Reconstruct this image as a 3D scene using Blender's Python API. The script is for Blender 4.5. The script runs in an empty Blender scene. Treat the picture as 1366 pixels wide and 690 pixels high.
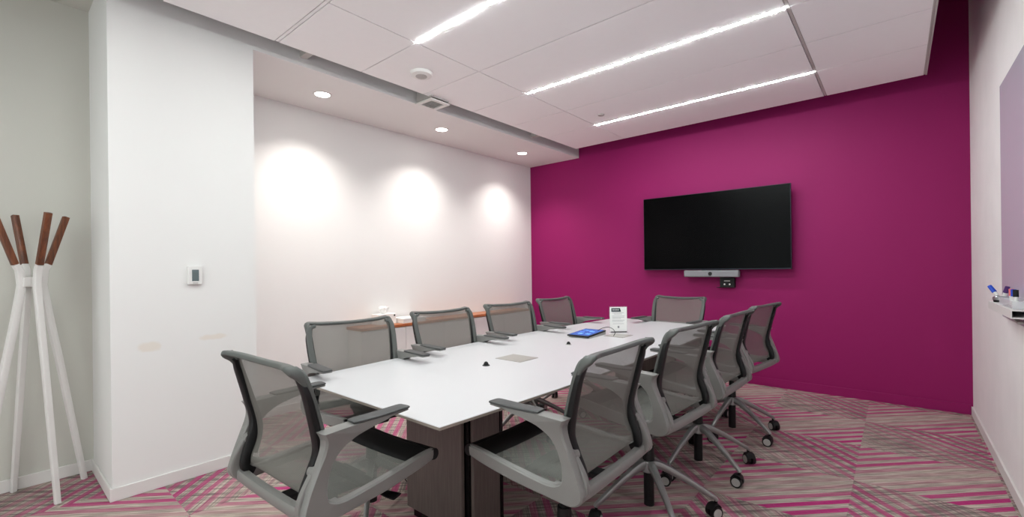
import bpy, bmesh, math, random
from mathutils import Vector, Matrix
random.seed(7)
sc = bpy.context.scene
COL = sc.collection
PI = math.pi

# ---------------------------------------------------------------- camera
F_PX, YAW, ROLL, PPY, CAM_H = 603.04, 0.7058, -0.012, 358.52, 1.26
cam_d = bpy.data.cameras.new('camera')
cam = bpy.data.objects.new('camera', cam_d)
COL.objects.link(cam)
cam_d.sensor_fit = 'HORIZONTAL'
cam_d.sensor_width = 36.0
cam_d.lens = F_PX / 1366.0 * 36.0
cam_d.shift_y = (PPY - 345.0) / 1366.0
cam_d.clip_start = 0.05
right = Vector((math.cos(YAW), math.sin(YAW), 0))
fwd = Vector((-math.sin(YAW), math.cos(YAW), 0))
upv = Vector((0, 0, 1))
c_, s_ = math.cos(ROLL), math.sin(ROLL)
r2 = right * c_ + upv * s_
u2 = upv * c_ - right * s_
M = Matrix((r2, u2, -fwd)).transposed().to_4x4()
M.translation = Vector((0, 0, CAM_H))
cam.matrix_world = M
sc.camera = cam

# ---------------------------------------------------------------- world, exposure
sc.view_settings.view_transform = 'Standard'
sc.view_settings.look = 'None'
sc.view_settings.gamma = 1.0
sc.view_settings.use_curve_mapping = False
sc.view_settings.exposure = 0.27
w = bpy.data.worlds.new('world')
sc.world = w
w.use_nodes = True
w.node_tree.nodes['Background'].inputs[0].default_value = (0.92, 1, 0.99, 1)
w.node_tree.nodes['Background'].inputs[1].default_value = 1.75
LED_STRENGTH = 158.0
DOWNLIGHT_W = 84.0

# ---------------------------------------------------------------- helpers
def srgb(r, g, b):
    def f(c):
        c /= 255.0
        return c / 12.92 if c <= 0.04045 else ((c + 0.055) / 1.055) ** 2.4
    return (f(r), f(g), f(b), 1.0)

def mat(name, col, rough=0.6, metal=0.0, spec=0.5, bump=None, emit=None, noise=None, coat=0):
    m = bpy.data.materials.new(name)
    m.use_nodes = True
    nt = m.node_tree
    b = nt.nodes['Principled BSDF']
    b.inputs['Base Color'].default_value = col
    b.inputs['Roughness'].default_value = rough
    b.inputs['Metallic'].default_value = metal
    b.inputs['Specular IOR Level'].default_value = spec
    b.inputs['Coat Weight'].default_value = coat
    tc = nt.nodes.new('ShaderNodeTexCoord')
    if noise:                                   # (scale, amount) gentle mottling of the paint or plastic
        n = nt.nodes.new('ShaderNodeTexNoise')
        n.inputs['Scale'].default_value = noise[0]
        n.inputs['Detail'].default_value = 3
        nt.links.new(tc.outputs['Object'], n.inputs['Vector'])
        mr = nt.nodes.new('ShaderNodeMapRange')
        mr.inputs['To Min'].default_value = 1 - noise[1]
        mr.inputs['To Max'].default_value = 1 + noise[1]
        nt.links.new(n.outputs['Fac'], mr.inputs['Value'])
        mx = nt.nodes.new('ShaderNodeMix')
        mx.data_type = 'RGBA'
        mx.blend_type = 'MULTIPLY'
        mx.inputs[0].default_value = 1
        mx.inputs[6].default_value = col
        nt.links.new(mr.outputs[0], mx.inputs[7])
        nt.links.new(mx.outputs[2], b.inputs['Base Color'])
    if bump:                                    # (scale, strength)
        n = nt.nodes.new('ShaderNodeTexNoise')
        n.inputs['Scale'].default_value = bump[0]
        n.inputs['Detail'].default_value = 4
        nt.links.new(tc.outputs['Object'], n.inputs['Vector'])
        bn = nt.nodes.new('ShaderNodeBump')
        bn.inputs['Strength'].default_value = bump[1]
        bn.inputs['Distance'].default_value = 0.002
        nt.links.new(n.outputs['Fac'], bn.inputs['Height'])
        nt.links.new(bn.outputs[0], b.inputs['Normal'])
    if emit:
        b.inputs['Emission Color'].default_value = emit[0]
        b.inputs['Emission Strength'].default_value = emit[1]
    return m

class NB:
    """tiny node-math builder"""
    def __init__(s, nt): s.nt = nt
    def n(s, t, **k):
        x = s.nt.nodes.new(t)
        for a, v in k.items(): setattr(x, a, v)
        return x
    def put(s, sock, v):
        if isinstance(v, (int, float)): sock.default_value = v
        elif isinstance(v, tuple): sock.default_value = v
        else: s.nt.links.new(v, sock)
    def m(s, op, a, b=0.0, c=0.0):
        x = s.n('ShaderNodeMath', operation=op)
        s.put(x.inputs[0], a); s.put(x.inputs[1], b); s.put(x.inputs[2], c)
        return x.outputs[0]
    def mixf(s, f, a, b):
        x = s.n('ShaderNodeMix', data_type='FLOAT')
        s.put(x.inputs[0], f); s.put(x.inputs[2], a); s.put(x.inputs[3], b)
        return x.outputs[0]
    def mixc(s, f, a, b, mode='MIX'):
        x = s.n('ShaderNodeMix', data_type='RGBA', blend_type=mode)
        s.put(x.inputs[0], f); s.put(x.inputs[6], a); s.put(x.inputs[7], b)
        return x.outputs[2]
    def rng(s, v, a, b, c=0.0, d=1.0, smooth=False):
        x = s.n('ShaderNodeMapRange')
        if smooth: x.interpolation_type = 'SMOOTHSTEP'
        s.put(x.inputs[0], v)
        for i, q in enumerate((a, b, c, d)): s.put(x.inputs[i + 1], q)
        return x.outputs[0]
    def xyz(s, x, y, z=0.0):
        c = s.n('ShaderNodeCombineXYZ')
        s.put(c.inputs[0], x); s.put(c.inputs[1], y); s.put(c.inputs[2], z)
        return c.outputs[0]
    def noise(s, vec, scale=1.0, detail=2.0, rough=0.5):
        x = s.n('ShaderNodeTexNoise')
        s.put(x.inputs['Vector'], vec)
        x.inputs['Scale'].default_value = scale
        x.inputs['Detail'].default_value = detail
        x.inputs['Roughness'].default_value = rough
        return x.outputs['Fac']

def carpet_material():
    m = bpy.data.materials.new('carpet_tiles'); m.use_nodes = True
    nt = m.node_tree; B = NB(nt); p = nt.nodes['Principled BSDF']
    tc = B.n('ShaderNodeTexCoord'); sp = B.n('ShaderNodeSeparateXYZ')
    nt.links.new(tc.outputs['Object'], sp.inputs[0])
    X, Y = sp.outputs[0], sp.outputs[1]
    T = 0.65
    u = B.m('DIVIDE', B.m('ADD', X, 0.205 + 40 * T), T)
    v = B.m('DIVIDE', B.m('ADD', Y, -3.29 + 40 * T), T)
    cu, cv = B.m('FLOOR', u), B.m('FLOOR', v)
    fu = B.m('SUBTRACT', B.m('FRACT', u), 0.5); fv = B.m('SUBTRACT', B.m('FRACT', v), 0.5)
    par = B.m('FLOORED_MODULO', B.m('ADD', cu, cv), 2.0)        # 0: A tiles, 1: B tiles
    k = T / math.sqrt(2)
    tA = B.m('MULTIPLY', B.m('SUBTRACT', fv, fu), k); tB = B.m('MULTIPLY', B.m('ADD', fv, fu), k)
    t = B.mixf(par, tA, tB); s = B.mixf(par, tB, tA)
    cellid = B.m('ADD', B.m('MULTIPLY', cu, 7.31), B.m('MULTIPLY', cv, 3.77))
    per = 0.078
    q = B.m('DIVIDE', B.m('ADD', t, 10 * per + per * 0.25), per)
    qi = B.m('FLOOR', q); qf = B.m('FRACT', q)
    dist = B.m('ABSOLUTE', B.m('SUBTRACT', qf, 0.5))
    edge = B.m('ADD', dist, B.m('MULTIPLY', B.m('SUBTRACT', B.noise(B.xyz(X, Y, 0), 260, 2), 0.5), 0.10))
    stripe = B.rng(edge, 0.225, 0.262, 1, 0, True)
    flip = B.n('ShaderNodeTexWhiteNoise', noise_dimensions='2D')
    B.put(flip.inputs['Vector'], B.xyz(cu, cv, 0))
    sgn = B.m('SUBTRACT', B.m('MULTIPLY', B.m('GREATER_THAN', flip.outputs[0], 0.5), 2.0), 1.0)
    ampA = B.rng(B.m('ABSOLUTE', t), 0.0, 0.22, 0.22, 1.0, True)        # pale middle, strong corners
    ampB = B.rng(B.m('MULTIPLY', t, sgn), -0.30, 0.18, 0.18, 1.0, True)   # fades from one corner to the other
    amp = B.mixf(par, ampA, ampB)
    rnd = B.n('ShaderNodeTexWhiteNoise', noise_dimensions='2D')
    B.put(rnd.inputs['Vector'], B.xyz(qi, cellid, 0))
    amp = B.m('MULTIPLY', amp, B.rng(rnd.outputs[0], 0, 1, 0.72, 1.0))
    # fine yarn streaks running along the stripes, and on B tiles a set crossing them
    st1 = B.noise(B.xyz(B.m('MULTIPLY', t, 210.0), B.m('MULTIPLY', s, 5.0), cellid), 1.0, 3, 0.65)
    st2 = B.noise(B.xyz(B.m('MULTIPLY', s, 70.0), B.m('MULTIPLY', t, 3.0), cellid), 1.0, 3, 0.6)
    st3 = B.noise(B.xyz(B.m('MULTIPLY', t, 60.0), B.m('MULTIPLY', s, 2.0), cellid), 1.0, 2, 0.6)
    light = srgb(214, 200, 186); dark = srgb(130, 120, 115)
    f1 = B.rng(st1, 0.36, 0.66, 0, 1, True)
    base = B.mixc(f1, dark, light)
    base = B.mixc(B.rng(st3, 0.35, 0.7, 0.0, 0.5), base, srgb(166, 152, 142))
    cross = B.m('MULTIPLY', B.rng(st2, 0.42, 0.62, 0, 0.7, True), par)
    base = B.mixc(cross, base, srgb(84, 76, 78))
    mag = B.mixc(B.rng(st1, 0.3, 0.7, 0, 0.35), srgb(172, 26, 106), srgb(206, 82, 148))
    pale = B.m('MULTIPLY', stripe, amp)
    pale = B.m('MULTIPLY', pale, B.rng(st2, 0.3, 0.75, 1.0, B.mixf(par, 0.92, 0.45)))
    col = B.mixc(pale, base, mag)
    tuft = B.noise(B.xyz(X, Y, 0), 520, 2)
    col = B.mixc(1.0, col, B.xyz(*(B.rng(tuft, 0.3, 0.7, 0.8, 1.12),) * 3), 'MULTIPLY')
    nt.links.new(col, p.inputs['Base Color'])
    p.inputs['Roughness'].default_value = 0.95
    p.inputs['Specular IOR Level'].default_value = 0.1
    bn = B.n('ShaderNodeBump'); bn.inputs['Strength'].default_value = 0.5; bn.inputs['Distance'].default_value = 0.003
    nt.links.new(tuft, bn.inputs['Height']); nt.links.new(bn.outputs[0], p.inputs['Normal'])
    return m

def weave_material(name, col, hole):
    """woven mesh fabric: real see-through holes on a 3.4 mm staggered grid (UV in metres)"""
    m = bpy.data.materials.new(name); m.use_nodes = True
    nt = m.node_tree; B = NB(nt); p = nt.nodes['Principled BSDF']
    uv = B.n('ShaderNodeUVMap'); sp = B.n('ShaderNodeSeparateXYZ'); nt.links.new(uv.outputs[0], sp.inputs[0])
    P = 0.0036
    a = B.m('DIVIDE', sp.outputs[0], P); b = B.m('DIVIDE', sp.outputs[1], P * 0.8)
    a = B.m('ADD', a, B.m('MULTIPLY', B.m('FLOORED_MODULO', B.m('FLOOR', b), 2.0), 0.5))
    fa = B.m('SUBTRACT', B.m('FRACT', a), 0.5); fb = B.m('SUBTRACT', B.m('FRACT', b), 0.5)
    r = B.m('SQRT', B.m('ADD', B.m('MULTIPLY', fa, fa), B.m('MULTIPLY', fb, fb)))
    solid = B.m('GREATER_THAN', r, hole)
    p.inputs['Base Color'].default_value = col
    p.inputs['Roughness'].default_value = 0.75
    p.inputs['Specular IOR Level'].default_value = 0.25
    tr = B.n('ShaderNodeBsdfTransparent'); mx = B.n('ShaderNodeMixShader')
    nt.links.new(solid, mx.inputs[0]); nt.links.new(tr.outputs[0], mx.inputs[1]); nt.links.new(p.outputs[0], mx.inputs[2])
    nt.links.new(mx.outputs[0], nt.nodes['Material Output'].inputs[0])
    return m

def wood_material(name, c1, c2, axis=1, scale=1.0, rough=0.4):
    m = bpy.data.materials.new(name); m.use_nodes = True
    nt = m.node_tree; B = NB(nt); p = nt.nodes['Principled BSDF']
    tc = B.n('ShaderNodeTexCoord'); sp = B.n('ShaderNodeSeparateXYZ'); nt.links.new(tc.outputs['Object'], sp.inputs[0])
    q = [B.m('MULTIPLY', sp.outputs[i], (2.0 if i == axis else 55.0) * scale) for i in range(3)]
    n1 = B.noise(B.xyz(*q), 1.0, 5, 0.6)
    nt.links.new(B.mixc(B.rng(n1, 0.35, 0.68, 0, 1, True), c1, c2), p.inputs['Base Color'])
    p.inputs['Roughness'].default_value = rough
    return m

def glass_material(name, tint=(1, 1, 1, 1), alpha=0.25, rough=0.05):
    m = bpy.data.materials.new(name); m.use_nodes = True
    nt = m.node_tree; p = nt.nodes['Principled BSDF']
    p.inputs['Base Color'].default_value = tint
    p.inputs['Roughness'].default_value = rough
    p.inputs['Alpha'].default_value = alpha
    return m

WHITE = mat('white_wall_paint', srgb(233, 232, 230), 0.85, spec=0.2, noise=(3.0, 0.012), bump=(180, 0.10))
WALL_R = mat('scuffed_white_wall_paint', srgb(246, 243, 242), 0.8, spec=0.2, noise=(5.0, 0.05), bump=(180, 0.10))
HALL = mat('hall_grey_paint', srgb(204, 203, 195), 0.85, spec=0.2, noise=(3.0, 0.015), bump=(180, 0.10))
PINK = mat('magenta_wall_paint', srgb(143, 14, 91), 0.62, spec=0.3, noise=(3.0, 0.02), bump=(180, 0.10))
TRIMW = mat('white_trim_paint', srgb(226, 223, 220), 0.5, noise=(6.0, 0.02))
TILE = mat('white_ceiling_panel', srgb(250, 249, 249), 0.9, spec=0.15, noise=(20.0, 0.012))
DECK = mat('plain_deck_paint', srgb(150, 147, 143), 0.9)
RAIL = mat('ceiling_joint_metal', srgb(190, 186, 182), 0.6)
DARKGAP = mat('joint_shadow_felt', srgb(120, 114, 110), 0.9)
LED = mat('led_diffuser', (1, 1, 1, 1), 0.5, emit=((0.92, 1.0, 0.985, 1), LED_STRENGTH))
LAMP = mat('downlight_lens', (1, 1, 1, 1), 0.5, emit=((1.0, 0.97, 0.93, 1), 14.0))
WPLAST = mat('white_plastic', srgb(228, 227, 224), 0.45, noise=(9, 0.02))
GPLAST = mat('light_grey_plastic', srgb(178, 176, 172), 0.5)
TABLE = mat('white_laminate', srgb(206, 205, 207), 0.32, spec=0.4, noise=(2, 0.01))
TEDGE = mat('taupe_table_edge', srgb(150, 140, 130), 0.5)
BASEP = wood_material('taupe_brushed_laminate', srgb(98, 87, 82), srgb(112, 101, 96), axis=2, scale=3.0, rough=0.36)
BLACK = mat('black_plastic', srgb(13, 13, 14), 0.5, spec=0.35)
SATINB = mat('black_satin', srgb(9, 9, 10), 0.25)
FRAME = mat('warm_grey_nylon', srgb(128, 127, 124), 0.42, noise=(14, 0.03), bump=(300, 0.05))
FRAMED = mat('slate_grey_nylon', srgb(84, 87, 84), 0.5, noise=(14, 0.03), bump=(300, 0.05))
PAD = mat('dark_grey_arm_pad', srgb(70, 71, 71), 0.55, bump=(400, 0.1))
ALU = mat('satin_grey_leg', srgb(150, 150, 148), 0.35, metal=0.55)
WEAVE = weave_material('back_weave', srgb(112, 110, 104), 0.275)
SEATW = weave_material('seat_weave', srgb(104, 104, 99), 0.24)
CREDW = wood_material('cherry_wood', srgb(160, 92, 54), srgb(186, 118, 76), axis=1)
WALN = wood_material('walnut_wood', srgb(86, 46, 26), srgb(124, 70, 40), axis=2)
SCREEN = mat('black_tv_glass', srgb(3, 3, 4), 0.22, spec=0.06)
BEZEL = mat('dark_metal_bezel', srgb(40, 42, 52), 0.35, metal=0.6)
BAR = mat('soundbar_fabric', srgb(140, 140, 144), 0.8, bump=(700, 0.5), noise=(400, 0.15))
TABSCR = mat('blue_tablet_screen', srgb(10, 30, 70), 0.25, emit=(srgb(52, 122, 200), 0.8))
TABICON = mat('pale_blue_icon', srgb(90, 150, 230), 0.3, emit=(srgb(84, 150, 222), 0.8))
PAPER = mat('white_paper', srgb(238, 237, 234), 0.8)
INK = mat('grey_print', srgb(150, 150, 152), 0.8)
BANNER = mat('dark_teal_banner', srgb(38, 60, 70), 0.7)
ACRYL = glass_material('clear_acrylic', (0.95, 0.97, 0.98, 1), 0.18)
BOARD = mat('glossy_whiteboard', srgb(206, 200, 214), 0.22, spec=0.5)  # lilac in the base colour stands in for the magenta wall's reflection
BOARDE = mat('whiteboard_edge', srgb(176, 172, 180), 0.4)
SILVER = mat('brushed_silver', srgb(176, 176, 180), 0.3, metal=0.9)
BLUE = mat('blue_marker_plastic', srgb(14, 70, 190), 0.4)
PURPLE = mat('purple_marker_plastic', srgb(70, 30, 100), 0.4)
CORAL = mat('coral_marker_plastic', srgb(224, 110, 110), 0.4)
LCD = mat('thermostat_lcd', srgb(96, 108, 110), 0.3)
TISSUE = mat('tissue_paper', srgb(244, 244, 242), 0.9)
VENT = mat('vent_grey', srgb(196, 194, 192), 0.6)
CARPET = carpet_material()
PIER = mat('white_wall_paint_with_stains', srgb(233, 232, 230), 0.85, spec=0.2)
def stain(m, spots):
    nt = m.node_tree; B = NB(nt); p = nt.nodes['Principled BSDF']
    tc = B.n('ShaderNodeTexCoord'); sp = B.n('ShaderNodeSeparateXYZ'); nt.links.new(tc.outputs['Object'], sp.inputs[0])
    n = B.noise(tc.outputs['Object'], 14, 3); tot = 0.0
    for y, z, ry, rz in spots:
        a = B.m('DIVIDE', B.m('SUBTRACT', sp.outputs[1], y), ry); b = B.m('DIVIDE', B.m('SUBTRACT', sp.outputs[2], z), rz)
        r = B.m('ADD', B.m('SQRT', B.m('ADD', B.m('MULTIPLY', a, a), B.m('MULTIPLY', b, b))), B.m('MULTIPLY', B.m('SUBTRACT', n, 0.5), 1.6))
        tot = B.m('MAXIMUM', tot, B.rng(r, 0.5, 1.1, 0.5, 0.0, True))
    nt.links.new(B.mixc(tot, srgb(233, 232, 230), srgb(226, 214, 198)), p.inputs['Base Color'])
stain(PIER, ((0.630, 0.835, 0.06, 0.035), (0.955, 0.850, 0.10, 0.022)))
BOARDF = mat('fill_window_frame', srgb(150, 150, 152), 0.4, metal=0.5)  # frame of the glazing added for fill light
PANE = glass_material('fill_window_pane', (1, 1, 1, 1), 0.06)

def finish(bm, name, m, parent=None, smooth=True, bevel=0.0, seg=2, subsurf=0, angle=40):
    bmesh.ops.recalc_face_normals(bm, faces=bm.faces)
    me = bpy.data.meshes.new(name); bm.to_mesh(me); bm.free()
    ms = m if isinstance(m, (list, tuple)) else [m]
    for x in ms: me.materials.append(x)
    o = bpy.data.objects.new(name, me); COL.objects.link(o)
    if parent: o.parent = parent
    if smooth:
        for p in me.polygons: p.use_smooth = True
        me.set_sharp_from_angle(angle=math.radians(angle))
    if bevel:
        b = o.modifiers.new('bevel', 'BEVEL'); b.width = bevel; b.segments = seg; b.limit_method = 'ANGLE'
        b.angle_limit = math.radians(35)
    if subsurf:
        s = o.modifiers.new('subsurf', 'SUBSURF'); s.levels = subsurf; s.render_levels = subsurf
    return o

def box(bm, x0, x1, y0, y1, z0, z1, mi=0, mtx=None):
    vs = [bm.verts.new((x, y, z)) for x in (x0, x1) for y in (y0, y1) for z in (z0, z1)]
    if mtx is not None:
        for v in vs: v.co = mtx @ v.co
    for f in ((0, 1, 3, 2), (4, 6, 7, 5), (0, 4, 5, 1), (2, 3, 7, 6), (0, 2, 6, 4), (1, 5, 7, 3)):
        fc = bm.faces.new([vs[i] for i in f]); fc.material_index = mi
    return vs

def cyl(bm, p0, p1, r0, r1=None, n=20, mi=0, caps=True):
    r1 = r0 if r1 is None else r1
    p0, p1 = Vector(p0), Vector(p1); d = (p1 - p0).normalized()
    a = d.orthogonal().normalized(); b = d.cross(a)
    R = []
    for p, r in ((p0, r0), (p1, r1)):
        R.append([bm.verts.new(p + a * (r * math.cos(2 * PI * i / n)) + b * (r * math.sin(2 * PI * i / n))) for i in range(n)])
    for i in range(n):
        f = bm.faces.new((R[0][i], R[0][(i + 1) % n], R[1][(i + 1) % n], R[1][i])); f.material_index = mi
    if caps:
        for q in R:
            f = bm.faces.new(q); f.material_index = mi

def catmull(pts, k=4):
    P = [pts[0]] + list(pts) + [pts[-1]]
    out = []
    for i in range(1, len(P) - 2):
        for j in range(k):
            t = j / k
            out.append(tuple(0.5 * ((2 * b) + (-a + c) * t + (2 * a - 5 * b + 4 * c - d) * t * t + (-a + 3 * b - 3 * c + d) * t ** 3)
                             for a, b, c, d in zip(P[i - 1], P[i], P[i + 1], P[i + 2])))
    out.append(tuple(pts[-1]))
    return out

def sweep(bm, pts, side, k=4, mi=0, n=12, sq=0.45):
    """pts: (x,y,z,w_inplane,w_side); side: unit vector of the 'side' width (fixed) or None for the radial tube"""
    P = catmull(pts, k)
    rings = []
    for i, p in enumerate(P):
        a = Vector(P[max(i - 1, 0)][:3]); b = Vector(P[min(i + 1, len(P) - 1)][:3])
        t = (b - a).normalized()
        sd = Vector(side); sd = (sd - t * sd.dot(t))
        sd = sd.normalized() if sd.length > 1e-4 else t.orthogonal().normalized()
        nn = t.cross(sd).normalized()
        ring = []
        for j in range(n):
            an = 2 * PI * j / n
            cx, cy = math.cos(an), math.sin(an)
            cx = math.copysign(abs(cx) ** sq, cx); cy = math.copysign(abs(cy) ** sq, cy)
            ring.append(bm.verts.new(Vector(p[:3]) + nn * (cx * p[3] / 2) + sd * (cy * p[4] / 2)))
        rings.append(ring)
    for r0, r1 in zip(rings, rings[1:]):
        for j in range(n):
            f = bm.faces.new((r0[j], r0[(j + 1) % n], r1[(j + 1) % n], r1[j])); f.material_index = mi
    for r in (rings[0], rings[-1]):
        f = bm.faces.new(r); f.material_index = mi

def thing(name, label, cat, loc=(0, 0, 0), rz=0.0, group=None):
    o = bpy.data.objects.new(name, None); COL.objects.link(o)
    o.empty_display_size = 0.1
    o.location = loc; o.rotation_euler = (0, 0, rz)
    o['label'] = label; o['category'] = cat
    if group: o['group'] = group
    return o

def tag(o, label, cat, group=None):
    o['label'] = label; o['category'] = cat
    if group: o['group'] = group
    return o

def struct(o):
    o['kind'] = 'structure'
    return o

def sbox(name, m, x0, x1, y0, y1, z0, z1, bevel=0.0):
    bm = bmesh.new(); box(bm, x0, x1, y0, y1, z0, z1)
    return struct(finish(bm, name, m, smooth=False, bevel=bevel))

# ---------------------------------------------------------------- room shell
XL, YA, YB, ZS, YP, XRC, XR = -3.309, 0.4585, 1.204, 2.765, 5.3255, -4.155, 0.469
HX, YBK, DZ, HZ = -3.94, -2.2, 3.95, 2.94
sbox('floor', CARPET, -4.6, 0.9, YBK - 0.2, YP + 0.2, -0.1, 0.0)
sbox('wall_back', PINK, -4.6, 0.9, YP, YP + 0.15, 0, DZ)                 # magenta feature wall
sbox('wall_right', WALL_R, XR, XR + 0.15, YBK, YP, 0, DZ)
sbox('wall_front', WHITE, -4.6, -3.4, YBK - 0.15, YBK, 0, DZ)
sbox('wall_front', WHITE, 0.25, 0.9, YBK - 0.15, YBK, 0, DZ)
sbox('wall_front', WHITE, -3.4, 0.25, YBK - 0.15, YBK, 2.7, DZ)
bm = bmesh.new()
for x in (-3.4, -2.2, -1.0, 0.2): box(bm, x, x + 0.05, YBK - 0.1, YBK - 0.04, 0.05, 2.65)
for z in (0.0, 2.65): box(bm, -3.4, 0.25, YBK - 0.1, YBK - 0.04, z, z + 0.05)
struct(finish(bm, 'added_fill_window', BOARDF, smooth=False))  # unseen glazing added behind the camera to let in fill light
bm = bmesh.new()
for x in (-3.35, -2.15, -0.95): box(bm, x, x + 1.15, YBK - 0.075, YBK - 0.067, 0.05, 2.65)
struct(finish(bm, 'added_fill_window_glass', PANE, smooth=False))
# left wall: pier between hall niche and recess; recess; soffit
bm = bmesh.new(); box(bm, HX - 0.3, XL, YA, YB, 0, DZ)
struct(finish(bm, 'wall_left', PIER, smooth=False))
sbox('wall_recess', WHITE, XRC - 0.15, XRC, YB, YP, 0, ZS)
sbox('wall_hall', HALL, HX - 0.15, HX, YBK, YA, 0, DZ)
sbox('ceiling_soffit', WHITE, XRC - 0.15, XL, YB, YP, ZS, DZ)
sbox('ceiling_hall', HALL, HX, XL - 0.25, YBK, YA, HZ, HZ + 0.1)
sbox('ceiling_deck', DECK, -4.6, 0.9, YBK - 0.2, YP + 0.15, DZ, DZ + 0.1)
# baseboards
def baseboard(name, m, x0, x1, y0, y1, h=0.072):
    bm = bmesh.new(); box(bm, x0, x1, y0, y1, 0, h)
    return struct(finish(bm, name, m, smooth=False, bevel=0.003))
baseboard('baseboard_left', TRIMW, XL, XL + 0.012, YA - 0.012, YB)
baseboard('baseboard_niche', TRIMW, HX + 0.012, XL, YA - 0.012, YA)
baseboard('baseboard_hall', TRIMW, HX, HX + 0.012, YBK, YA)
baseboard('baseboard_recess', TRIMW, XRC, XRC + 0.012, YB, YP)
baseboard('baseboard_recess_side', TRIMW, XRC + 0.012, XL, YB, YB + 0.012)
baseboard('baseboard_back', PINK, XRC + 0.012, XR - 0.012, YP - 0.012, YP, 0.085)
baseboard('baseboard_right', TRIMW, XR - 0.012, XR, YBK, YP - 0.012)

# suspended panel ceiling
CZ = 2.79
GX = [-3.13, -2.455, -0.482, 0.175]
GY = [-1.75, -1.15, -0.54, 0.06, 0.67, 1.285, 1.91, 2.51, 3.11, 3.70, 4.29, 4.97]
LEDROWS = (-0.54, 0.67, 1.91, 3.11, 4.29)
bm = bmesh.new()
for i in range(3):
    for j in range(len(GY) - 1):
        g = 0.004
        x0 = GX[i] + (g if i else 0); x1 = GX[i + 1] - (g if i < 2 else 0)
        if i == 2: x0 += 0.010
        if i == 1: x1 -= 0.006
        y0, y1 = GY[j] + g, GY[j + 1] - g
        if abs(GY[j] - 1.285) < .01: y0 += 0.011
        if abs(GY[j + 1] - 1.285) < .01: y1 -= 0.011
        if i == 1 and GY[j] in LEDROWS: y0 += 0.006
        if i == 1 and GY[j + 1] in LEDROWS: y1 -= 0.006
        box(bm, x0, x1, y0, y1, CZ, CZ + 0.025)
struct(finish(bm, 'ceiling_panels', TILE, smooth=False))
bm = bmesh.new()                                                            # backing rails that close the joints
box(bm, GX[0] + 0.02, GX[-1] - 0.004, GY[0], GY[-1] - 0.02, CZ + 0.026, CZ + 0.032)
struct(finish(bm, 'ceiling_rails', RAIL, smooth=False))
bm = bmesh.new(); box(bm, GX[0] + 0.005, GX[-1], 1.276, 1.294, CZ + 0.001, CZ + 0.0258)
struct(finish(bm, 'ceiling_joint_bar', TILE, smooth=False))
bm = bmesh.new(); box(bm, GX[2] - 0.0055, GX[2] + 0.0105, GY[0], GY[-1] - 0.003, CZ + 0.003, CZ + 0.0258)
struct(finish(bm, 'ceiling_joint_bar', RAIL, smooth=False))
bm = bmesh.new()                                                            # right-hand edge trim of the suspended ceiling
box(bm, GX[-1] + 0.0005, GX[-1] + 0.012, GY[0], GY[-1], CZ + 0.004, CZ + 0.07)
box(bm, GX[-1] + 0.0125, GX[-1] + 0.022, GY[0], GY[-1], CZ - 0.002, CZ + 0.045)
struct(finish(bm, 'trim_1', RAIL, smooth=False))
bm = bmesh.new()                                                            # hangers / brackets in the soffit gap
for y in (1.52, 4.25):
    box(bm, XL + 0.002, GX[0] + 0.05, y, y + 0.05, CZ + 0.034, CZ + 0.09)
struct(finish(bm, 'trim_2', RAIL, smooth=False))

# linear LED lights
rowname = {1.91: 'nearest row in view', 3.11: 'long middle row', 4.29: 'row nearest the magenta wall',
           0.67: 'row above the camera', -0.54: 'row behind the camera'}
segname = ['left segment', 'middle segment', 'right segment']
for y in LEDROWS:
    for k in range(3):
        x0 = -2.455 + k * 0.6577
        t = thing('linear_ceiling_light', 'slim bright white linear ceiling light, %s of the %s' % (segname[k], rowname[y]),
                  'ceiling light', (x0 + 0.329, y, CZ), 0, 'linear lights in the ceiling joints')
        thin = (y == 4.29 and k == 1)
        hw = 0.003 if thin else 0.0062
        bm = bmesh.new(); box(bm, -0.318, 0.3185, -hw, hw, -0.003, 0.004)
        finish(bm, 'diffuser', LED, t, smooth=False)
        bm = bmesh.new(); box(bm, -0.326, 0.326, -0.0088, 0.0088, 0.0045, 0.024)
        finish(bm, 'housing', RAIL, t, smooth=False)

# recessed downlights
dln = ['nearest to the hall', 'in the middle of the three', 'nearest the magenta wall']
for k, y in enumerate((1.896, 3.221, 4.59)):
    x = -3.716
    t = thing('recessed_downlight', 'round recessed soffit downlight %s' % dln[k], 'downlight', (x, y, ZS), 0, 'downlights over the recess')
    bm = bmesh.new()
    n = 36
    prof = [(0.078, 0.0), (0.078, -0.004), (0.068, -0.006), (0.060, -0.002), (0.060, 0.0)]
    rings = [[bm.verts.new((r * math.cos(2 * PI * i / n), r * math.sin(2 * PI * i / n), z)) for i in range(n)] for r, z in prof]
    for a, b in zip(rings, rings[1:]):
        for i in range(n): bm.faces.new((a[i], a[(i + 1) % n], b[(i + 1) % n], b[i]))
    finish(bm, 'trim_ring', WPLAST, t)
    bm = bmesh.new(); cyl(bm, (0, 0, -0.0025), (0, 0, -0.0005), 0.0595, n=36)
    finish(bm, 'lens', LAMP, t)
    ld = bpy.data.lights.new('downlight_beam', 'SPOT'); ld.energy = DOWNLIGHT_W; ld.spot_size = math.radians(120)
    ld.spot_blend = 1.0; ld.shadow_soft_size = 0.05; ld.color = (1.0, 0.95, 0.90)
    lo = bpy.data.objects.new('downlight_beam', ld); COL.objects.link(lo); lo.parent = t; lo.location = (0, 0, -0.012)

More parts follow.
